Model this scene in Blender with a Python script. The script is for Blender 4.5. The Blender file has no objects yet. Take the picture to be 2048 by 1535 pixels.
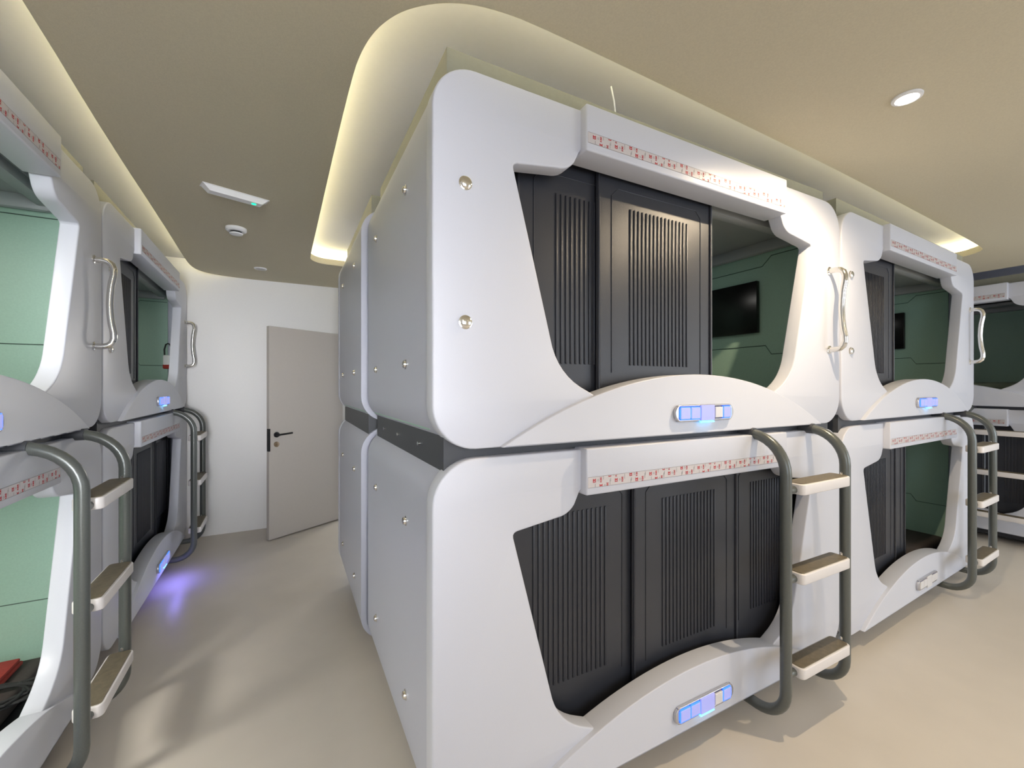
import bpy, bmesh, math, random
from mathutils import Vector, Matrix
random.seed(4)
C = bpy.context.scene.collection
SC = bpy.context.scene
PI = math.pi
R = math.radians

# ------------------------------------------------------------------ camera
H = 1.44                                   # eye height
cam = bpy.data.cameras.new('camera')
cam.sensor_width = 36.0
cam.lens = 36.0 * 854 / 2048
cam.shift_y = 4.5 / 2048
cam.clip_start = 0.02
cam_o = bpy.data.objects.new('camera', cam)
cam_o.location = (0, 0, H)
cam_o.rotation_euler = (R(90), 0, R(-27.7))
C.objects.link(cam_o)
SC.camera = cam_o

# ------------------------------------------------------------------ exposure, world
SC.view_settings.view_transform = 'Standard'
SC.view_settings.look = 'None'
SC.view_settings.exposure = 0.0
SC.view_settings.gamma = 1.0
SC.view_settings.use_curve_mapping = False
try:
    SC.cycles.max_bounces = 10
    SC.cycles.diffuse_bounces = 6
    SC.cycles.sample_clamp_indirect = 6.0
except Exception:
    pass

w = bpy.data.worlds.new('sky'); SC.world = w; w.use_nodes = True
bg = w.node_tree.nodes['Background']
bg.inputs[0].default_value = (0.72, 0.84, 1.0, 1); bg.inputs[1].default_value = 1.0


def lamp(name, typ, loc, energy, color, target=None, size=None, size_y=None, parent=None, **kw):
    L = bpy.data.lights.new(name, typ); L.energy = energy; L.color = color
    if typ == 'AREA':
        L.shape = 'RECTANGLE'; L.size = size; L.size_y = size_y or size
    elif size is not None:
        L.shadow_soft_size = size
    for k, v in kw.items(): setattr(L, k, v)
    o = bpy.data.objects.new(name, L); C.objects.link(o)
    o.location = loc
    if target is not None:
        o.rotation_euler = (Vector(target) - Vector(loc)).to_track_quat('-Z', 'Y').to_euler()
    if parent: o.parent = parent
    return o

DAY = (0.80, 0.88, 1.0)
WARM = (1.0, 0.80, 0.55)
# daylight through the windows behind the camera and the doorway, plus added fill lamps
lamp('window_daylight', 'AREA', (5.0, -2.55, 1.55), 66, DAY, (5.0, 0, 1.2), 3.0, 1.5)
lamp('window_daylight', 'AREA', (0.2, -2.55, 1.55), 30, (0.76, 0.84, 1.0), (0.2, 0, 1.5), 2.2, 1.5)
lamp('window_skyglow', 'AREA', (-0.30, -2.5, 1.55), 7.5, (0.95, 0.96, 1.0), (-0.36, 5, 1.6), .7, 1.4, spread=R(32))  # narrow beam added to brighten the back wall along the corridor
lamp('doorway_daylight', 'AREA', (1.9, 6.6, 1.9), 22, (1.0, 0.93, 0.82), (.45, 4.7, 0), .5, .5)
lamp('window_daylight', 'AREA', (7.05, 4.1, 1.6), 45, DAY, (0, 4.3, 1.2), 1.0, 1.4)  # added: lights back wall and door from a made-up side window

# ------------------------------------------------------------------ materials
MATS = {}
def mat(name, col, rough=.5, metal=0., emit=None, es=0., noise=0., nscale=30., bump=0., bscale=200., coat=0., spec=None, alpha=None):
    if name in MATS: return MATS[name]
    m = bpy.data.materials.new(name); m.use_nodes = True
    nt = m.node_tree; b = nt.nodes['Principled BSDF']
    b.inputs['Base Color'].default_value = (*col, 1)
    b.inputs['Roughness'].default_value = rough
    b.inputs['Metallic'].default_value = metal
    if coat: b.inputs['Coat Weight'].default_value = coat
    if spec is not None: b.inputs['Specular IOR Level'].default_value = spec
    if emit: b.inputs['Emission Color'].default_value = (*emit, 1); b.inputs['Emission Strength'].default_value = es
    if alpha is not None: b.inputs['Alpha'].default_value = alpha
    tc = nt.nodes.new('ShaderNodeTexCoord')
    if noise:
        n = nt.nodes.new('ShaderNodeTexNoise'); n.inputs['Scale'].default_value = nscale; n.inputs['Detail'].default_value = 5
        nt.links.new(tc.outputs['Object'], n.inputs['Vector'])
        mx = nt.nodes.new('ShaderNodeMixRGB'); mx.blend_type = 'MIX'
        mx.inputs[1].default_value = (*[c * (1 - noise) for c in col], 1)
        mx.inputs[2].default_value = (*[min(1, c * (1 + noise)) for c in col], 1)
        nt.links.new(n.outputs['Fac'], mx.inputs[0]); nt.links.new(mx.outputs[0], b.inputs['Base Color'])
    if bump:
        n = nt.nodes.new('ShaderNodeTexNoise'); n.inputs['Scale'].default_value = bscale; n.inputs['Detail'].default_value = 3
        nt.links.new(tc.outputs['Object'], n.inputs['Vector'])
        bp = nt.nodes.new('ShaderNodeBump'); bp.inputs['Strength'].default_value = bump; bp.inputs['Distance'].default_value = .002
        nt.links.new(n.outputs['Fac'], bp.inputs['Height']); nt.links.new(bp.outputs[0], b.inputs['Normal'])
    MATS[name] = m
    return m

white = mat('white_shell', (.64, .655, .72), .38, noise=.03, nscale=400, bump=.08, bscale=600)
sidem = mat('silver_side_shell', (.50, .515, .60), .36, noise=.05, nscale=350, bump=.1, bscale=500)  # white shell greyed, the corridor's shade is put into the colour
wallm = mat('white_wall_paint', (.86, .85, .83), .7, noise=.02, nscale=60, bump=.1)
ceilm = mat('tan_ceiling_paint', (.60, .545, .40), .75, noise=.10, nscale=160, bump=.25, bscale=260)
covem = mat('white_cove_paint', (.82, .82, .87), .7, noise=.02, nscale=60)
floorm = mat('beige_vinyl_floor', (.68, .62, .54), .34, noise=.06, nscale=5, bump=.04, bscale=90)
steel = mat('dark_painted_steel', (.06, .063, .07), .5, metal=0., noise=.1, nscale=60)
litsteel = mat('grey_painted_steel', (.27, .27, .22), .45, noise=.08, nscale=60)  # dark frame steel with the LED's olive light put into its colour
railm = mat('grey_green_tube_paint', (.125, .135, .125), .3, metal=.3, noise=.15, nscale=250)
chrome = mat('chrome', (.82, .80, .76), .12, metal=1., noise=.03, nscale=50)
smoke = mat('smoked_plastic', (.031, .033, .041), .36, noise=.12, nscale=500, bump=.25, bscale=500)
alu = mat('grey_panel_edge', (.30, .33, .37), .4, metal=.2, noise=.05)
mint = mat('mint_lining', (.33, .50, .405), .5, noise=.08, nscale=120)
groovem = mat('lining_groove', (.06, .10, .08), .6, noise=.1)
tvm = mat('screen_black', (.003, .003, .003), .25, noise=.1)
innerc = mat('grey_inner_ceiling', (.35, .37, .38), .45, noise=.05)
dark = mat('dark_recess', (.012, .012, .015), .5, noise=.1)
matt = mat('dark_mattress', (.07, .055, .05), .8, noise=.2, nscale=90, bump=.3)
redm = mat('red_cloth', (.38, .04, .03), .8, noise=.2, nscale=90, bump=.3)
stepw = mat('cream_step_tray', (.80, .76, .74), .35, noise=.03)
grip = mat('brown_grip_tape', (.17, .14, .09), .5, noise=.45, nscale=45, bump=.5, bscale=500)
tapem = mat('tape_liner', (.62, .58, .58), .35, noise=.05)
printr = mat('red_print', (.50, .03, .04), .5, noise=.05)
printg = mat('grey_print', (.22, .20, .20), .5, noise=.05)
btnlit = mat('lit_button', (.28, .28, .5), .3, emit=(.40, .44, 1.0), es=.55, noise=.02)
btnoff = mat('unlit_button', (.78, .76, .76), .3, noise=.02)
ledblue = mat('blue_led', (.05, .1, .8), .3, emit=(.03, .16, 1.0), es=2.2, noise=.02)
ledcyan = mat('cyan_led', (.1, .4, .9), .3, emit=(.10, .55, 1.0), es=4., noise=.02)
frm = mat('silver_control_frame', (.55, .55, .58), .25, metal=.7, noise=.03)
navy = mat('navy_control_bed', (.02, .03, .16), .4, noise=.05)
led = mat('yellow_led_strip', (.9, .8, .4), .5, emit=(1.0, .93, .58), es=12., noise=.01)
lampm = mat('downlight_glow', (1, 1, 1), .5, emit=(1.0, .88, .70), es=30., noise=.01)
plast = mat('white_plastic', (.86, .86, .86), .35, noise=.02)
green = mat('green_indicator', (.0, .8, .4), .4, emit=(.0, 1.0, .45), es=1.6, noise=.01)
doorm = mat('cream_door_paint', (.50, .46, .415), .5, noise=.03, nscale=40, bump=.05)
black = mat('black_metal', (.01, .01, .011), .35, noise=.1)
brass = mat('aged_brass', (.40, .30, .20), .35, metal=.8, noise=.15)
rubber = mat('black_rubber', (.018, .018, .018), .6, noise=.2)

# ------------------------------------------------------------------ mesh helpers
def finish(bm, sharp=35):
    bmesh.ops.remove_doubles(bm, verts=bm.verts, dist=1e-6)
    bmesh.ops.recalc_face_normals(bm, faces=bm.faces)
    for e in bm.edges:
        e.smooth = len(e.link_faces) == 2 and e.calc_face_angle(0) <= R(sharp)
    for f in bm.faces: f.smooth = True

def to_obj(name, bm_or_mesh, m, parent=None, mat_list=None):
    if isinstance(bm_or_mesh, bmesh.types.BMesh):
        finish(bm_or_mesh)
        me = bpy.data.meshes.new(name); bm_or_mesh.to_mesh(me); bm_or_mesh.free()
    else: me = bm_or_mesh
    if not me.materials:
        for mm in (mat_list or [m]): me.materials.append(mm)
    o = bpy.data.objects.new(name, me); C.objects.link(o)
    if parent: o.parent = parent
    return o

CACHE = {}
def part(name, key, build, m, parent, mat_list=None):
    """a part whose mesh data is shared by every copy of the same kind"""
    if key not in CACHE:
        o = to_obj(name, build(), m, parent, mat_list); CACHE[key] = o.data; return o
    return to_obj(name, CACHE[key], m, parent)

def box(bm, x0, x1, y0, y1, z0, z1, bevel=0., seg=2, mi=0):
    r = bmesh.ops.create_cube(bm, size=1)
    vs = r['verts']
    for v in vs:
        v.co = Vector(((x0 + x1) / 2 + v.co.x * (x1 - x0), (y0 + y1) / 2 + v.co.y * (y1 - y0), (z0 + z1) / 2 + v.co.z * (z1 - z0)))
    fs = list({f for v in vs for f in v.link_faces})
    if bevel:
        es = list({e for v in vs for e in v.link_edges})
        rr = bmesh.ops.bevel(bm, geom=es, offset=bevel, segments=seg, affect='EDGES', profile=.5)
        fs = [f for f in bm.faces if f in set(rr['faces'])] + [f for f in fs if f.is_valid]
    for f in fs: f.material_index = mi
    return bm

def tube(bm, pts, r, seg=14, caps=True):
    pts = [Vector(p) for p in pts]; rings = []
    up = None
    for i, p in enumerate(pts):
        t = (pts[min(i + 1, len(pts) - 1)] - pts[max(i - 1, 0)]).normalized()
        if up is None:
            up = t.orthogonal().normalized()
        up = (up - t * up.dot(t)).normalized(); s = t.cross(up)
        rings.append([bm.verts.new(p + (up * math.cos(a) + s * math.sin(a)) * r) for a in [2 * PI * k / seg for k in range(seg)]])
    for a, b in zip(rings, rings[1:]):
        for k in range(seg): bm.faces.new((a[k], a[(k + 1) % seg], b[(k + 1) % seg], b[k]))
    if caps: bm.faces.new(rings[0]); bm.faces.new(rings[-1])
    return bm

def lathe(bm, prof, axis='z', c=(0, 0, 0), seg=28):
    """prof: (radius, height) pairs; closed by its end points"""
    rings = []
    for r, h in prof:
        ring = []
        for k in range(seg):
            a = 2 * PI * k / seg; u, v = r * math.cos(a), r * math.sin(a)
            p = {'z': (u, v, h), 'y': (u, h, v), 'x': (h, u, v)}[axis]
            ring.append(bm.verts.new(Vector(p) + Vector(c)))
        rings.append(ring)
    for a, b in zip(rings, rings[1:]):
        for k in range(seg): bm.faces.new((a[k], a[(k + 1) % seg], b[(k + 1) % seg], b[k]))
    bm.faces.new(rings[0]); bm.faces.new(rings[-1])
    return bm

def arc(cx, cy, r, a0, a1, n=8):
    return [(cx + r * math.cos(R(a0 + (a1 - a0) * k / n)), cy + r * math.sin(R(a0 + (a1 - a0) * k / n))) for k in range(n + 1)]

def rrect(x0, x1, y0, y1, r, n=10):
    return arc(x1 - r, y0 + r, r, -90, 0, n) + arc(x1 - r, y1 - r, r, 0, 90, n) + arc(x0 + r, y1 - r, r, 90, 180, n) + arc(x0 + r, y0 + r, r, 180, 270, n)

def slab(loops, thick, bevel=0., res=2):
    """flat outline(s) with holes, given a thickness; returns a mesh in XY centred on z=0"""
    cu = bpy.data.curves.new('outline', 'CURVE'); cu.dimensions = '2D'; cu.fill_mode = 'BOTH'
    cu.extrude = thick / 2 - bevel; cu.bevel_depth = bevel; cu.bevel_resolution = res; cu.offset = -bevel
    for L in loops:
        s = cu.splines.new('POLY'); s.points.add(len(L) - 1)
        for p, q in zip(s.points, L): p.co = (q[0], q[1], 0, 1)
        s.use_cyclic_u = True
    o = bpy.data.objects.new('outline', cu); C.objects.link(o)
    dg = bpy.context.evaluated_depsgraph_get()
    me = bpy.data.meshes.new_from_object(o.evaluated_get(dg))
    bpy.data.objects.remove(o); bpy.data.curves.remove(cu)
    bm = bmesh.new(); bm.from_mesh(me); bpy.data.meshes.remove(me)
    return bm

def xz(bm, y):            # XY outline -> stands in the XZ plane with its middle at depth y
    bmesh.ops.transform(bm, matrix=Matrix.Translation((0, y, 0)) @ Matrix.Rotation(R(90), 4, 'X'), verts=bm.verts)
    return bm

def join(bm, other):
    me = bpy.data.meshes.new('tmp'); other.to_mesh(me); other.free(); bm.from_mesh(me); bpy.data.meshes.remove(me)
    return bm

def text_bm(s, size, M, thick=.0004):
    cu = bpy.data.curves.new('txt', 'FONT'); cu.body = s; cu.size = size; cu.extrude = thick / 2; cu.offset = size * .02
    cu.align_x = 'CENTER'; cu.align_y = 'CENTER'; cu.resolution_u = 2
    o = bpy.data.objects.new('txt', cu); C.objects.link(o)
    dg = bpy.context.evaluated_depsgraph_get()
    me = bpy.data.meshes.new_from_object(o.evaluated_get(dg))
    bpy.data.objects.remove(o); bpy.data.curves.remove(cu)
    bm = bmesh.new(); bm.from_mesh(me); bpy.data.meshes.remove(me)
    bmesh.ops.transform(bm, matrix=M, verts=bm.verts)
    return bm

def thing(name, label, cat, loc=(0, 0, 0), rz=0, group=None):
    o = bpy.data.objects.new(name, None); C.objects.link(o); o.empty_display_size = .1
    o.location = loc; o.rotation_euler = (0, 0, rz); o['label'] = label; o['category'] = cat
    if group: o['group'] = group
    return o

def tag(o, label, cat, group=None):
    o['label'] = label; o['category'] = cat
    if group: o['group'] = group
    return o

def struct(name, bm, m):
    o = to_obj(name, bm, m); o['kind'] = 'structure'; return o

# ------------------------------------------------------------------ room shell
X0, X1, Y0, Y1 = -2.05, 7.15, -2.65, 5.0
ZC = 2.51
TOP = 2.80
CT = 2.645
struct('floor', box(bmesh.new(), X0 - .1, X1 + .1, Y0 - .1, 7.2, -.1, 0), floorm)
def wall_xz(x0, x1, holes, ymid, t=.1):
    return xz(slab([[(x0, 0), (x1, 0), (x1, TOP), (x0, TOP)]] + holes, t), ymid)
def rect(a, b, c, d): return [(a, c), (a, d), (b, d), (b, c)]
struct('wall_back', wall_xz(X0, X1, [rect(.56, 1.40, .0005, 2.03)], Y1 + .05), wallm)
struct('wall_front', wall_xz(X0, X1, [rect(3.5, 6.5, .8, 2.3), rect(-.9, 1.3, .8, 2.3)], Y0 - .05), wallm)
struct('wall_left', box(bmesh.new(), X0 - .1, X0, Y0 - .1, Y1 + .1, 0, TOP), wallm)
b = slab([[(Y0, 0), (Y1, 0), (Y1, TOP), (Y0, TOP)], rect(3.6, 4.6, .9, 2.3)], .1)
bmesh.ops.transform(b, matrix=Matrix.Translation((X1 + .05, 0, 0)) @ Matrix.Rotation(R(90), 4, 'Z') @ Matrix.Rotation(R(90), 4, 'X'), verts=b.verts)
struct('wall_right', b, wallm)
for k, (a, c, ax) in enumerate([(3.5, 6.5, 'x'), (-.9, 1.3, 'x'), (3.6, 4.6, 'y')]):  # the side window is made up to give the back corridor light
    z0 = .8 if ax == 'x' else .9
    fr = slab([rect(a, c, z0, 2.3), rect(a + .05, (a + c) / 2 - .025, z0 + .05, 2.25), rect((a + c) / 2 + .025, c - .05, z0 + .05, 2.25)], .05)
    if ax == 'x': xz(fr, Y0 - .06)
    else: bmesh.ops.transform(fr, matrix=Matrix.Translation((X1 + .06, 0, 0)) @ Matrix.Rotation(R(90), 4, 'Z') @ Matrix.Rotation(R(90), 4, 'X'), verts=fr.verts)
    struct('window_%d' % (k + 1), fr, plast)

# dropped ceiling with rounded openings over the rows of pods
main_open = ([(3.3 + (x - 3.3), y) for x, y in [(2.50, 1.125), (1.6, 1.105), (.66, 1.085)]] +
             [(.50, 1.10), (.41, 1.13), (.34, 1.175), (.28, 1.235), (.235, 1.32), (.21, 1.42), (.197, 1.55)] +
             [(.185, 2.2), (.175, 3.0), (.165, 3.80)] + arc(.315, 3.93, .15, 180, 90, 6) +
             [(1.2, 4.10), (4.72, 4.18)] + arc(4.75, 3.98, .2, 90, 0, 5) + [(4.95, 2.5), (4.95, 1.60)] +
             arc(4.73, 1.45, .22, 0, -80, 6) + [(4.3, 1.205)])
def chaikin(L, n, closed=True):
    for _ in range(n):
        out = [] if closed else [L[0]]
        for i in range(len(L) if closed else len(L) - 1):
            p, q = L[i], L[(i + 1) % len(L)]
            out += [(p[0] * .75 + q[0] * .25, p[1] * .75 + q[1] * .25), (p[0] * .25 + q[0] * .75, p[1] * .25 + q[1] * .75)]
        L = out if closed else out + [L[-1]]
    return L
main_open = chaikin(main_open, 2)
left_edge = [(-.60, Y0), (-.60, 0), (-.645, 1.6), (-.69, 2.4), (-.725, 3.5), (-.765, 4.45), (-.765, 4.70), (-.73, 4.85), (-.64, 4.94), (-.48, 4.985), (-.3, Y1)]
left_edge = chaikin(left_edge, 2, False)
right_open = rrect(5.755, 7.0, .75, 3.3, .2, 5)
slabm = slab([left_edge + [(X1, Y1), (X1, Y0)], main_open, right_open], .05)
bmesh.ops.translate(slabm, verts=slabm.verts, vec=(0, 0, ZC + .025))
struct('ceiling', slabm, ceilm)
struct('trim_1', box(bmesh.new(), X0, X1, Y0, Y1, CT, TOP + .04), covem)     # the raised white ceiling above the openings

def offset_loop(L, d):
    n = len(L); out = []
    ar = sum(L[i][0] * L[(i + 1) % n][1] - L[(i + 1) % n][0] * L[i][1] for i in range(n))
    sg = 1 if ar > 0 else -1
    for i in range(n):
        p0, p1, p2 = Vector(L[i - 1]), Vector(L[i]), Vector(L[(i + 1) % n])
        t = ((p1 - p0).normalized() + (p2 - p1).normalized()).normalized()
        out.append((p1.x + t.y * d * sg, p1.y - t.x * d * sg))
    return out

def wall_strip(pts, z0, z1, t, closed):
    bm = bmesh.new(); n = len(pts); o2 = offset_loop(pts, t) if closed else None
    A = [[bm.verts.new((x, y, z)) for x, y in pts] for z in (z0, z1)]
    B = [[bm.verts.new((x, y, z)) for x, y in o2] for z in (z0, z1)]
    for i in range(n):
        j = (i + 1) % n
        bm.faces.new((A[0][i], A[0][j], A[1][j], A[1][i])); bm.faces.new((B[0][i], B[0][j], B[1][j], B[1][i]))
        bm.faces.new((A[0][i], A[0][j], B[0][j], B[0][i])); bm.faces.new((A[1][i], A[1][j], B[1][j], B[1][i]))
    return bm
cav = offset_loop(main_open, .11)
struct('trim_2', wall_strip(cav, ZC + .05, CT, .03, True), covem)
struct('trim_3', wall_strip(offset_loop(right_open, .08), ZC + .05, CT, .03, True), covem)

def led_strip(name, pts, label):
    bm = bmesh.new()
    tube(bm, [(x, y, ZC + .062) for x, y in pts], .009, 6)
    return tag(to_obj(name, bm, led), label, 'led strip')
strip = offset_loop(main_open, .075)
led_strip('led_strip', strip[len(main_open) - 1:] + strip[:len(main_open) - 1] + strip[len(main_open) - 1:len(main_open)], 'yellow led strip hidden in the ceiling recess over the central pods')
def offset_open(L, d):
    out = []
    for i, p in enumerate(L):
        t = (Vector(L[min(i + 1, len(L) - 1)]) - Vector(L[max(i - 1, 0)])).normalized()
        out.append((p[0] + t.y * d, p[1] - t.x * d))
    return out
left_strip = offset_open(left_edge, .075)[1:-1]
led_strip('led_strip', left_strip, 'yellow led strip hidden in the ceiling recess over the left row of pods')
b = bmesh.new()                                        # recess edge beside the left row
inner, outer = offset_open(left_edge, .11), offset_open(left_edge, .14)
for i in range(len(inner) - 1):
    vs = [b.verts.new((x, y, z)) for j in (i, i + 1) for (x, y), z in ((inner[j], ZC + .05), (inner[j], CT), (outer[j], CT), (outer[j], ZC + .05))]
    for q in range(4): b.faces.new((vs[q], vs[(q + 1) % 4], vs[4 + (q + 1) % 4], vs[4 + q]))
struct('trim_4', b, covem)

# ------------------------------------------------------------------ door
door = bpy.data.objects.new('door_1', None); C.objects.link(door); door['kind'] = 'structure'
hx, hy, lx_, ly_ = .53, 4.965, -.154, 4.545
ang = math.atan2(ly_ - hy, lx_ - hx); DW = math.hypot(lx_ - hx, ly_ - hy)
door.location = (hx, hy, 0); door.rotation_euler = (0, 0, ang)       # local x runs from the hinge to the free edge; the camera side is +y
to_obj('door_leaf', box(bmesh.new(), 0, DW, -.04, 0, .012, 2.0, .002, 1), doorm, door)
bm = bmesh.new(); lathe(bm, [(.026, 0), (.026, .008), (.014, .010), (.011, .045), (.004, .047)], 'y', (DW - .07, 0, .985))
tube(bm, [(DW - .07, .042, .985), (DW - .12, .045, .988), (DW - .20, .045, .993)], .0085, 10)
to_obj('door_handle', bm, black, door)
to_obj('key_rosette', lathe(bmesh.new(), [(.025, 0), (.025, .007), (.012, .009), (.011, .014), (.003, .015)], 'y', (DW - .07, 0, .895)), brass, door)
to_obj('latch_plate', box(bmesh.new(), DW - .012, DW + .0025, -.031, .002, .835, 1.045, .001, 1), black, door)

# ------------------------------------------------------------------ ceiling fittings
t = thing('emergency_light', 'white bar-shaped emergency light with a green indicator on the ceiling', 'emergency light', (-.255, 2.81, ZC - .032), math.atan2(.10, .292))
bm = bmesh.new()
prof = [(-.155, 0.03), (-.125, 0.0), (.125, 0.0), (.155, .03)]
vs = []
for y, s in ((-.03, 1.), (.03, 1.)):
    vs.append([bm.verts.new((x, y * (1 if z > .01 else .85), z)) for x, z in prof])
bm.faces.new(vs[0]); bm.faces.new(vs[1])
for i in range(4): bm.faces.new((vs[0][i], vs[0][(i + 1) % 4], vs[1][(i + 1) % 4], vs[1][i]))
to_obj('housing', bm, plast, t)
to_obj('mounting_plate', box(bmesh.new(), -.160, .160, -.034, .034, .029, .033, .001, 1), plast, t)
to_obj('indicator', lathe(bmesh.new(), [(.012, -.0015), (.012, .002)], 'z', (.088, 0, 0), 16), green, t)

t = thing('smoke_detector', 'white round smoke detector with a dark slotted ring on the ceiling', 'smoke detector', (-.31, 3.43, ZC - .045))
to_obj('base', lathe(bmesh.new(), [(.062, .045), (.062, .028), (.052, .020), (.035, .020)]), plast, t)
to_obj('sensor_ring', lathe(bmesh.new(), [(.034, .021), (.034, .008)]), black, t)
to_obj('cap', lathe(bmesh.new(), [(.010, .014), (.040, .010), (.038, .003), (.028, 0)]), plast, t)
t = thing('ceiling_cap', 'small flat white round fitting on the ceiling near the door', 'ceiling fitting', (-.22, 4.50, ZC - .010))
to_obj('ring', lathe(bmesh.new(), [(.052, .010), (.050, .003), (.038, .001), (.038, .006)]), plast, t)
to_obj('disc', lathe(bmesh.new(), [(.036, .006), (.036, .002), (.030, .0005)]), mat('grey_disc', (.55, .55, .52), .5, noise=.03), t)

def downlight(x, y, e, label, group=None, soft=.05):
    t = thing('downlight', label, 'ceiling lamp', (x, y, ZC - .012), 0, group)
    part('trim_ring', 'dl_ring', lambda: lathe(bmesh.new(), [(.046, .0115), (.045, .006), (.035, .003), (.033, .005), (.033, .011)]), plast, t)
    part('lens', 'dl_lens', lambda: lathe(bmesh.new(), [(.032, .010), (.032, .0045)]), lampm, t)
    L = lamp('downlight_beam', 'SPOT', (0, 0, -.006), e, WARM, None, soft, parent=t, spot_size=R(165), spot_blend=.6)
    return t
downlight(2.03, .72, 72, 'round glowing recessed ceiling lamp above the ladder', None, .013)
downlight(2.03, -1.4, 30, 'round glowing recessed ceiling lamp behind the viewer', 'recessed lamps behind the viewer')  # unseen lamps added behind the camera to reach the brightness
downlight(-.05, -1.2, 26, 'round glowing recessed ceiling lamp behind the viewer', 'recessed lamps behind the viewer')
downlight(4.9, -1.3, 30, 'round glowing recessed ceiling lamp behind the viewer', 'recessed lamps behind the viewer')

# ------------------------------------------------------------------ sleeping pods
W_, HT, D_ = 2.19, 1.13, 1.12
ARC_R, ARC_C = 1.784, 1.095           # arch under the opening: circle centre x and radius, apex z .235
def arch_z(x): return math.sqrt(ARC_R ** 2 - (x - ARC_C) ** 2) - (ARC_R - .235)

def qb(p0, p1, p2, n=6): return [((1 - t) ** 2 * p0[0] + 2 * t * (1 - t) * p1[0] + t * t * p2[0], (1 - t) ** 2 * p0[1] + 2 * t * (1 - t) * p1[1] + t * t * p2[1]) for t in [k / n for k in range(n + 1)]]

def opening_loop():
    L = [(ARC_C, arch_z(ARC_C) - .03), (.80, arch_z(.80) - .03), (.585, arch_z(.585) - .005)]
    L += qb((.55, .172), (.425, .225), (.400, .345), 8)
    L += [(.262, .870)] + qb((.262, .870), (.258, .886), (.275, .889), 3)
    L += [(.41, .908)] + qb((.425, .910), (.470, .913), (.495, .945), 6) + [(.515, .985), (.530, 1.00)]
    M = [(2 * ARC_C - x, z) for x, z in reversed(L[1:])]
    return L + M

def front_panel():
    return xz(slab([rrect(0, W_, 0, HT, .135, 12), opening_loop()], .064, .006, 2), .032)
def arch_panel():
    L = [(x, max(arch_z(x), .004)) for x in [.215 + 1.76 * k / 40 for k in range(41)]]
    return xz(slab([L + [(1.975, .001), (.215, .001)]], .084, .004, 2), .022)
def header():
    bm = bmesh.new(); box(bm, .520, 1.665, -.032, .075, .979, 1.136, .006, 3)
    return bm
def shell():
    L = rrect(.003, W_ - .003, .003, HT - .003, .132, 12)
    I = rrect(.028, W_ - .028, .028, HT - .028, .107, 12)
    bm = xz(slab([L, I], D_ - .064), .064 + (D_ - .064) / 2)
    return join(bm, xz(slab([I], .02), D_ - .02))
def shell_wedge():                     # body of the turned pods, its left side kept clear of the neighbour
    bm = shell()
    for v in bm.verts: v.co.x += .060 * (v.co.y - .064) / 1.05 * (1 - v.co.x / W_)
    return bm
def lining():
    bm = bmesh.new()
    box(bm, .030, .042, .135, 1.085, .05, 1.075); box(bm, 2.148, 2.160, .135, 1.085, .05, 1.075)
    box(bm, .042, 2.148, 1.070, 1.085, .05, 1.075)
    return bm
def inner_ceiling():
    bm = xz(slab([rrect(.042, 2.148, .14, 1.07, .02, 3), [(1.15 + .72 * math.cos(a), .62 + .24 * math.sin(a)) for a in [2 * PI * k / 40 for k in range(40)]]], .035, .008), 0)
    bmesh.ops.transform(bm, matrix=Matrix.Translation((0, 0, 1.055)) @ Matrix.Rotation(R(-90), 4, 'X'), verts=bm.verts)
    for s in (.17, 1.04): box(bm, .045, 2.145, s - .03, s + .03, .995, 1.045, .012)
    box(bm, 2.105, 2.147, .15, 1.06, .975, 1.045, .014)
    return bm
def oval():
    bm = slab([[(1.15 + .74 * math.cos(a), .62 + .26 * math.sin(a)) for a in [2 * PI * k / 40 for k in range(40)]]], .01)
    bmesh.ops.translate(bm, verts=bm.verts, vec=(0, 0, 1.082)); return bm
def base_board():
    return box(bmesh.new(), .042, 2.148, .07, 1.07, .045, .06)
def mattress():
    return box(bmesh.new(), .06, 2.13, .16, 1.06, .0605, .13, .02, 3)
GROOVES = [[(.14, .955), (.33, .955), (.385, .903), (1.07, .903)], [(.14, .377), (.33, .377), (.365, .43), (1.07, .43)]]
def groove(k, x):
    return tube(bmesh.new(), [(x, y, z) for y, z in GROOVES[k]], .0022, 5)
def tv():
    return box(bmesh.new(), 2.118, 2.147, .40, .93, .51, .82, .004, 2)
def handle():
    pts = [(2.087, 0, .776), (2.087, -.045, .776)]
    pts += [(2.087, -.045 - .026 * math.sin(R(a)), .776 - .026 * (1 - math.cos(R(a)))) for a in (30, 60, 90)]
    pts = [(2.087, 0, .776), (2.087, -.030, .776), (2.087, -.050, .772), (2.087, -.064, .760), (2.087, -.071, .738), (2.087, -.070, .710),
           (2.087, -.062, .665), (2.087, -.058, .62), (2.087, -.056, .574), (2.087, -.058, .53), (2.087, -.062, .485), (2.087, -.070, .44),
           (2.087, -.071, .412), (2.087, -.064, .390), (2.087, -.050, .378), (2.087, -.030, .374), (2.087, 0, .374)]
    bm = tube(bmesh.new(), pts, .0135, 16)
    for z in (.776, .374): lathe(bm, [(.021, 0.002), (.021, -.004), (.015, -.007)], 'y', (2.087, 0, z), 18)
    return bm
def cap_bm(): return lathe(bmesh.new(), [(.021, 0.001), (.021, -.002), (.017, -.003), (.0175, -.009), (.013, -.012)], 'y', (0, 0, 0), 20)
def side_cap_bm(): return lathe(bmesh.new(), [(.018, 0), (.018, -.003), (.014, -.004), (.013, -.010), (.009, -.012)], 'x', (0, 0, 0), 18)

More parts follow.
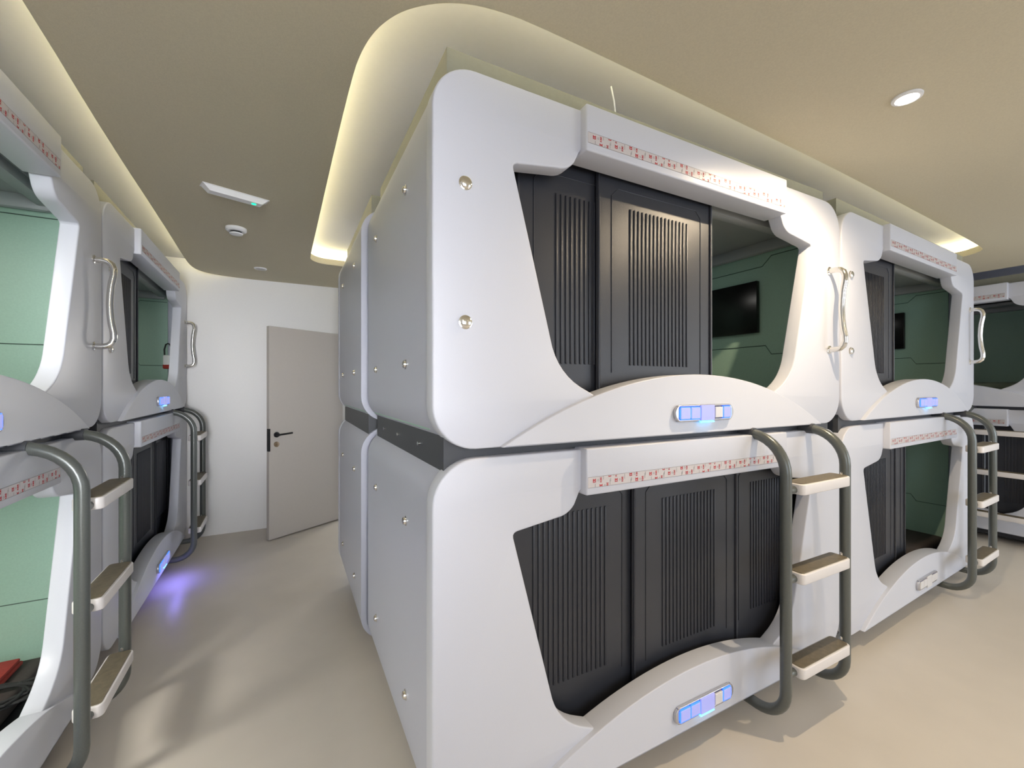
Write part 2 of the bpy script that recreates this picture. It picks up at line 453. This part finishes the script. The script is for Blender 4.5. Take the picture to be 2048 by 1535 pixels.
def sliding_panel_bm():
    Wp = .64
    bm = box(bmesh.new(), 0, Wp, 0, .010, .055, 1.04, .002, 1)
    for k in range(16):
        x = .165 + .32 * k / 15
        box(bm, x - .0045, x + .0045, -.0045, .002, .27, .885, .003, 2)
    for x in (.006, Wp - .006): tube(bm, [(x, -.003, .06), (x, -.003, 1.035)], .0055, 8)
    tube(bm, [(.07, -.001, .24), (.07, -.001, .92), (.10, -.001, .95), (.54, -.001, .95), (.57, -.001, .92), (.57, -.001, .24)], .0018, 6)
    return bm

def tape_bm(): return box(bmesh.new(), .526, 1.650, -.0330, -.0316, 1.004, 1.0405)
def prints():
    RB, GB = bmesh.new(), bmesh.new(); y = -.0334
    def put(x, z, rot=True): return Matrix.Translation((x, y, z)) @ Matrix.Rotation(R(90), 4, 'X') @ (Matrix.Rotation(R(90), 4, 'Z') if rot else Matrix.Identity(4))
    def poly(bm, pts):
        q = [bm.verts.new((px, y, pz)) for px, pz in pts]; bm.faces.new(q)
    def logo(x, z, s=.0105):           # the square K mark lying on its side
        def P(u, v): return (x + u * s, z + v * s)
        poly(RB, [P(-.5, -.5), P(.5, -.5), P(.5, -.28), P(-.5, -.28)])
        for g in (-1, 1):
            poly(RB, [P(g * .5, -.28), P(g * .28, -.28), P(g * .28, .0), P(g * .5, .0)])
            poly(RB, [P(g * .5, .0), P(g * .28, .0), P(0, -.08), P(0, .22), P(g * .38, .5), P(g * .5, .5)])
    def ring(x, z, r=.0032):
        for k in range(10):
            a, c = 2 * PI * k / 10, 2 * PI * (k + 1) / 10
            poly(GB, [(x + r * math.cos(a), z + r * math.sin(a)), (x + r * math.cos(c), z + r * math.sin(c)), (x + .7 * r * math.cos(c), z + .7 * r * math.sin(c)), (x + .7 * r * math.cos(a), z + .7 * r * math.sin(a))])
    ZA, ZB = 1.0055, 1.0390
    def clip(bm, first):               # print runs off the edge of the liner
        bm.verts.ensure_lookup_table()
        for v in bm.verts[first:]:
            v.co.z = min(max(v.co.z, ZA), ZB); v.co.x = min(max(v.co.x, .528), 1.648)
    for i in range(-12, 26):
        for j in range(-14, 26):
            x = .552 + .0285 * i + .067 * j; z = 1.0275 - .0205 * i + .0135 * j
            if not (.52 < x < 1.64 and ZA - .012 < z < ZB + .012): continue
            r0, g0 = len(RB.verts), len(GB.verts)
            if ZA - .005 < z < ZB + .005:
                logo(x, z, .0125); ring(x + .0165, z, .0036)
                join(RB, text_bm('KBE', .0105, put(x + .0285, z)))
            for dx, dz, h in ((.0385, .009, .009), (.003, -.017, .006)):
                if ZA < z + dz < ZB and x + dx < 1.64:
                    poly(GB, [(x + dx, z + dz - h), (x + dx + .0014, z + dz - h), (x + dx + .0014, z + dz + h), (x + dx, z + dz + h)])
            clip(RB, r0); clip(GB, g0)
    poly(GB, [(.526, 1.0395), (1.65, 1.0395), (1.65, 1.0405), (.526, 1.0405)])
    poly(GB, [(.526, 1.004), (1.65, 1.004), (1.65, 1.005), (.526, 1.005)])
    return RB, GB
PR = prints()
def tape_printed():
    bm = tape_bm()
    for k, pr in ((1, PR[0]), (2, PR[1])):
        for f in pr.faces: f.material_index = k
        join(bm, pr)
    return bm

def control(pod, mode):
    """pill-shaped control strip on the arch; mode: 'four' (one square dark), 'all', 'off'"""
    cx, cz, y = 1.11, .083, -.020
    fr = part('control_panel', 'cp_frame', lambda: xz(slab([rrect(-.170, .170, -.033, .033, .030, 8), rrect(-.150, .150, -.024, .026, .006, 3)], .014, .003), 0), frm, pod)
    fr.location = (cx, y - .007, cz)
    part('button_bed', 'cp_bed', lambda: box(bmesh.new(), -.155, .155, -.004, .004, -.029, .030), navy, fr)
    spans = [(-.146, -.094), (-.088, -.038), (-.032, .047), (.052, .097), (.103, .148)]
    for i, (a, c) in enumerate(spans):
        z0, z1 = (-.031, .031) if i == 2 else (-.021, .022)
        lit = mode == 'all' or (mode == 'four' and i != 3)
        part('button', 'btn%d%s' % (i, lit), lambda: box(bmesh.new(), a, c, -.012, -.003, z0, z1, .0015, 1), btnlit if lit else btnoff, fr)
        if lit and i != 2:
            part('button_glow', 'glow%d' % i, lambda: box(box(bmesh.new(), a - .003, c + .003, -.0110, -.0045, z0 + .004, z1 - .004), a, c, -.0105, -.0045, z0 - .003, z1 + .003), ledblue, fr)
    if mode != 'off':
        part('light_bar', 'lightbar', lambda: box(bmesh.new(), -.036, .046, -.0125, -.004, -.0385, -.0325, .002, 1), ledcyan, fr)
    else:
        part('light_bar', 'lightbar_off', lambda: box(bmesh.new(), -.036, .046, -.0125, -.004, -.0385, -.0325, .002, 1), btnoff, fr)
    return fr

def pod(label, loc, rz, panels, ctl='off', front_caps=True, group=None, sides='', wedge=False):
    p = thing('sleeping_pod', label, 'sleeping pod', loc, rz, group)
    part('front_panel', 'front', front_panel, white, p)
    part('arch_panel', 'arch', arch_panel, white, p)
    part('header', 'header', header, white, p)
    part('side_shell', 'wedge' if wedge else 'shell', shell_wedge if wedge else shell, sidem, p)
    part('lining', 'lining', lining, mint, p)
    part('inner_ceiling', 'iceil', inner_ceiling, innerc, p)
    part('ceiling_recess', 'oval', oval, dark, p)
    part('base_board', 'board', base_board, dark, p)
    part('mattress', 'mattress', mattress, matt, p)
    for k in (0, 1):
        for x in (.0435, 2.1465): part('lining_groove', 'groove%d%g' % (k, x), lambda: groove(k, x), groovem, p)
    part('screen', 'tv', tv, tvm, p)
    if front_caps: part('handle', 'handle', handle, chrome, p)
    for x, y in panels:
        s = part('sliding_panel', 'sliding', sliding_panel_bm, smoke, p); s.location = (x, y, 0)
        e = part('panel_edge', 'pedge', lambda: box(bmesh.new(), .6405, .648, -.002, .012, .055, 1.04, .002, 1), alu, s)
    part('adhesive_tape', 'tape', tape_printed, tapem, p, [tapem, printr, printg])
    control(p, ctl)
    if front_caps:
        for z in (.787, .377):
            c = part('bolt_cap', 'cap', cap_bm, chrome, p); c.location = (.10, 0, z)
    for x, sx in ((.003, 1), (W_ - .003, -1)):
        if ('l' if sx > 0 else 'r') not in sides: continue
        for y in (.32, .88):
            for z in (.875, .265):
                c = part('bolt_cap', 'scap', side_cap_bm, chrome, p); c.location = (x, y, z); c.scale = (sx, 1, 1)
    return p

def frame(label, loc, rz):
    t = thing('steel_frame', label, 'steel frame', loc, rz)
    def ring(z0, z1, i=.045, f=.035):
        return lambda: (lambda bm: [box(bm, i, W_ - i, f, f + .012, z0, z1), box(bm, i, W_ - i, 1.08, 1.092, z0, z1),
                                    box(bm, i, i + .012, f + .012, 1.08, z0, z1), box(bm, W_ - i - .012, W_ - i, f + .012, 1.08, z0, z1)] and bm)(bmesh.new())
    part('middle_beam', 'midbeam', ring(1.185, 1.295), steel, t)
    part('top_beam', 'topbeam', ring(2.335, 2.462, .06, .05), litsteel, t)
    part('bottom_beam', 'botbeam', ring(.03, .118, .12, .10), steel, t)
    for x in (.16, 1.08, 2.0):
        for y in (.16, 1.0):
            f = part('foot', 'foot', lambda: lathe(bmesh.new(), [(.028, 0), (.028, .012), (.012, .014), (.012, .04)]), black, t); f.location = (x, y, 0)
    for y in (.30, .62, .90):
        b_ = part('bolt', 'sbolt', lambda: lathe(bmesh.new(), [(.007, 0), (.007, -.006), (.004, -.008)], 'x', (0, 0, 0), 12), chrome, t); b_.location = (.045, y, 1.24)
    for x in (.33, 1.10, 1.80):
        s = part('slot', 'tslot', lambda: xz(slab([rrect(-.012, .012, -.006, .006, .0055, 4)], .003), 0), black, t); s.location = (x, .0345, 2.40)
    return t

def rail_pts(x):
    y0, y1, zt, zb, r = .04, -.16, 1.235, .072, .155
    P = [(x, y0, zt), (x, y1 + r, zt)]
    P += [(x, y1 + r - r * math.sin(R(a)), zt - r + r * math.cos(R(a))) for a in range(10, 91, 10)]
    rb = .12
    P += [(x, y1, .6)]
    P += [(x, y1 + rb - rb * math.cos(R(a)), zb + rb - rb * math.sin(R(a))) for a in range(0, 91, 10)]
    P += [(x, .06, zb), (x, .125, zb)]
    return P

def tray_bm():
    bm = slab([rrect(1.482, 1.858, -.200, -.112, .020, 5)], .044, .005)
    bmesh.ops.translate(bm, verts=bm.verts, vec=(0, 0, -.022)); return bm
def grip_bm():
    bm = slab([rrect(1.490, 1.850, -.192, -.120, .014, 5)], .004, .001)
    bmesh.ops.translate(bm, verts=bm.verts, vec=(0, 0, .001)); return bm

def ladder(label, loc, rz):
    t = thing('ladder', label, 'ladder', loc, rz)
    for x in (1.43, 1.89):
        part('rail', 'rail%g' % x, lambda: tube(bmesh.new(), rail_pts(x), .0215, 18), railm, t)
        for z in (1.235,):
            part('rail_sleeve', 'sleeve%g' % x, lambda: tube(bmesh.new(), [(x, .033, z), (x, -.03, z)], .0245, 16), steel, t)
    for z in (1.04, .675, .29):
        s = part('step', 'tray', tray_bm, stepw, t); s.location = (0, 0, z)
        part('grip_pad', 'grip', grip_bm, grip, s)
        part('crossbar', 'cross', lambda: tube(bmesh.new(), [(1.445, -.160, -.026), (1.875, -.160, -.026)], .0165, 12), railm, s)
        for x in (1.885,):
            part('bolt', 'lbolt', lambda: lathe(bmesh.new(), [(.006, .0), (.006, .012), (.003, .014)], 'z', (1.872, -.155, -.004), 10), chrome, s)
    return t

ZL, ZU = .094, 1.252
YA, YB = .095, .112
CLOSED = [(.235, YB), (.845, YA), (1.455, YB)]
A_ = (.364, 1.18)
pa = pod('upper pod of the stack nearest the viewer, dark panel half open on a black screen', (*A_, ZU), 0, [(.33, YB), (.667, YA)], 'four', sides='l')
to_obj('closing_board', box(bmesh.new(), .045, .336, .124, .130, .055, 1.04), smoke, pa)
pod('lower pod of the stack nearest the viewer, closed by three dark ribbed panels', (*A_, ZL), 0, [(.235, YB), (.845, YA), (1.455, YB)], 'four', False, sides='l')
frame('grey steel frame with visible side beam carrying the stack nearest the viewer', (*A_, 0), 0)
ladder('largest grey tube ladder with cream steps, in front of the nearest stack', (*A_, 0), 0)

B_, BR = (2.578, 1.182), R(2.6)
pb = pod('upper pod right of the nearest stack, open on a green interior with screen', (*B_, ZU), BR, [(.10, YB), (.31, YA)], 'all', wedge=True)
pc = pod('lower pod right of the nearest stack, control strip unlit, half open', (*B_, ZL), BR, [(.34, YA), (.55, YB)], 'off', False, wedge=True)
frame('grey steel frame between the two pods of the second central stack', (*B_, 0), BR)
ladder('dark tube ladder in front of the second central stack, at the right', (*B_, 0), BR)

C_ = (.336 + W_, 3.46)
pod('upper pod standing back to back behind the nearest stack, beside the door', (*C_, ZU), PI, CLOSED, 'off', sides='r')
pod('lower pod standing back to back behind the nearest stack, beside the door', (*C_, ZL), PI, CLOSED, 'off', False, sides='r')
frame('grey steel frame of the back stack beside the door', (*C_, 0), PI)

L1, LR1 = (-.776, .57), R(90.6)
p1 = pod('upper pod of the left row nearest the viewer, cut by the picture edge, mint interior', (*L1, ZU), LR1, [(.04, YB), (.05, YA)], 'four')
p2 = pod('lower pod of the left row nearest the viewer, cut by the picture edge, cable inside', (*L1, ZL), LR1, [(.04, YB), (.05, YA)], 'four', False)
frame('steel frame of the near left stack at the picture edge', (*L1, 0), LR1)
ladder('grey tube ladder at the left picture edge with cream steps', (*L1, 0), LR1)

L2, LR2 = (-.802, 2.785), R(91.0)
p3 = pod('upper pod of the left row beside the back wall, bag hanging inside', (*L2, ZU), LR2, [(.10, YB), (.36, YA)], 'all')
p4 = pod('lower pod of the left row beside the back wall, closed, strip glowing blue', (*L2, ZL), LR2, CLOSED, 'all', False)
frame('steel frame of the far left stack beside the back wall', (*L2, 0), LR2)
ladder('dark tube ladder of the far left stack, in front of the white back wall', (*L2, 0), LR2)

R_ = (5.83, 3.01)
p5 = pod('upper pod of the right row at the right picture edge, dark open interior', (*R_, ZU), R(-90), [(.04, YB), (.05, YA)], 'off')
pod('lower pod of the right row at the right picture edge, dark ribbed panels closed', (*R_, ZL), R(-90), CLOSED, 'off', False)
frame('steel frame of the stack at the right picture edge', (*R_, 0), R(-90))
ladder('ladder with long pale steps seen head-on at the right picture edge', (*R_, 0), R(-90))

# left pod lamps, fills added in central pods, the glow of the lit control strips
def pod_lamp(p, e, col=(1, .97, .9)):
    o = to_obj('reading_lamp', lathe(bmesh.new(), [(.03, 1.037), (.03, 1.030), (.024, 1.028)], 'z', (1.0, .62, 0), 16), mat('reading_lamp_glow', (1, 1, 1), .5, emit=(1, .97, .9), es=6., noise=.01), p)
    lamp('reading_light', 'AREA', (1.0, .62, 1.02), e, col, None, .3, .3, parent=p)
pod_lamp(p1, 20); pod_lamp(p2, 20); pod_lamp(p3, 5); pod_lamp(pa, 2.2); pod_lamp(pb, .8); pod_lamp(pc, .8)  # central pods have no lamp of their own; theirs lift the dark interior
lamp('control_strip_glow', 'AREA', (1.115, -.10, .06), .6, (.24, .2, 1.0), None, .3, .05, parent=p4)

# ------------------------------------------------------------------ small things in and on the pods
bm = bmesh.new(); pts = []
for k in range(90):
    a = k * .42; rr = .075 + .018 * math.sin(k * .7)
    pts.append((rr * 1.35 * math.cos(a) + .01 * math.sin(k * 1.9), rr * math.sin(a), .008 + .0012 * (k % 12) + .010 * (k / 90)))
tube(bm, pts, .0055, 7)
o = to_obj('cable_coil', bm, rubber); o.location = (-.985, 2.36, .232); tag(o, 'loosely coiled black cable lying on the mattress of the near left lower pod', 'cable')
bm = box(bmesh.new(), -.12, .12, -.16, .16, 0, .018, .007, 2)
box(bm, -.11, .115, -.15, .15, .019, .034, .006, 2)
o = to_obj('folded_blanket', bm, redm); o.location = (-1.14, 2.48, .2305); tag(o, 'folded red blanket at the end of the near left lower pod', 'blanket')

t = thing('shoulder_bag', 'small black, white and red bag hanging inside the far left upper pod', 'bag', (-.955, 4.84, 1.60), R(-30))
bm = box(bmesh.new(), -.035, .035, -.02, .02, 0, .12, .012, 3); to_obj('body', bm, plast, t)
to_obj('base', box(bmesh.new(), -.036, .036, -.021, .021, -.004, .04, .010, 2), redm, t)
to_obj('strap', tube(bmesh.new(), [(-.03, 0, .10), (-.034, 0, .17), (-.02, 0, .215), (0, 0, .225), (.02, 0, .215), (.034, 0, .17), (.03, 0, .10)], .006, 8), rubber, t)

bm = box(bmesh.new(), -.24, .24, -.15, .15, 0, .10, .045, 4)
o = to_obj('pillow', bm, mat('sage_cloth', (.13, .16, .12), .8, noise=.1, bump=.2)); o.location = (6.35, 1.55, 1.3805); o.rotation_euler = (0, 0, R(90)); tag(o, 'grey-green pillow lying in the right row upper pod', 'pillow')
o = to_obj('cable_tie', tube(bmesh.new(), [(0, 0, 0), (-.01, -.004, .04), (-.028, -.008, .085)], .003, 8), plast)
o.location = (1.085, 1.235, 2.462); tag(o, 'white cable end sticking up from the top beam above the nearest stack', 'cable')
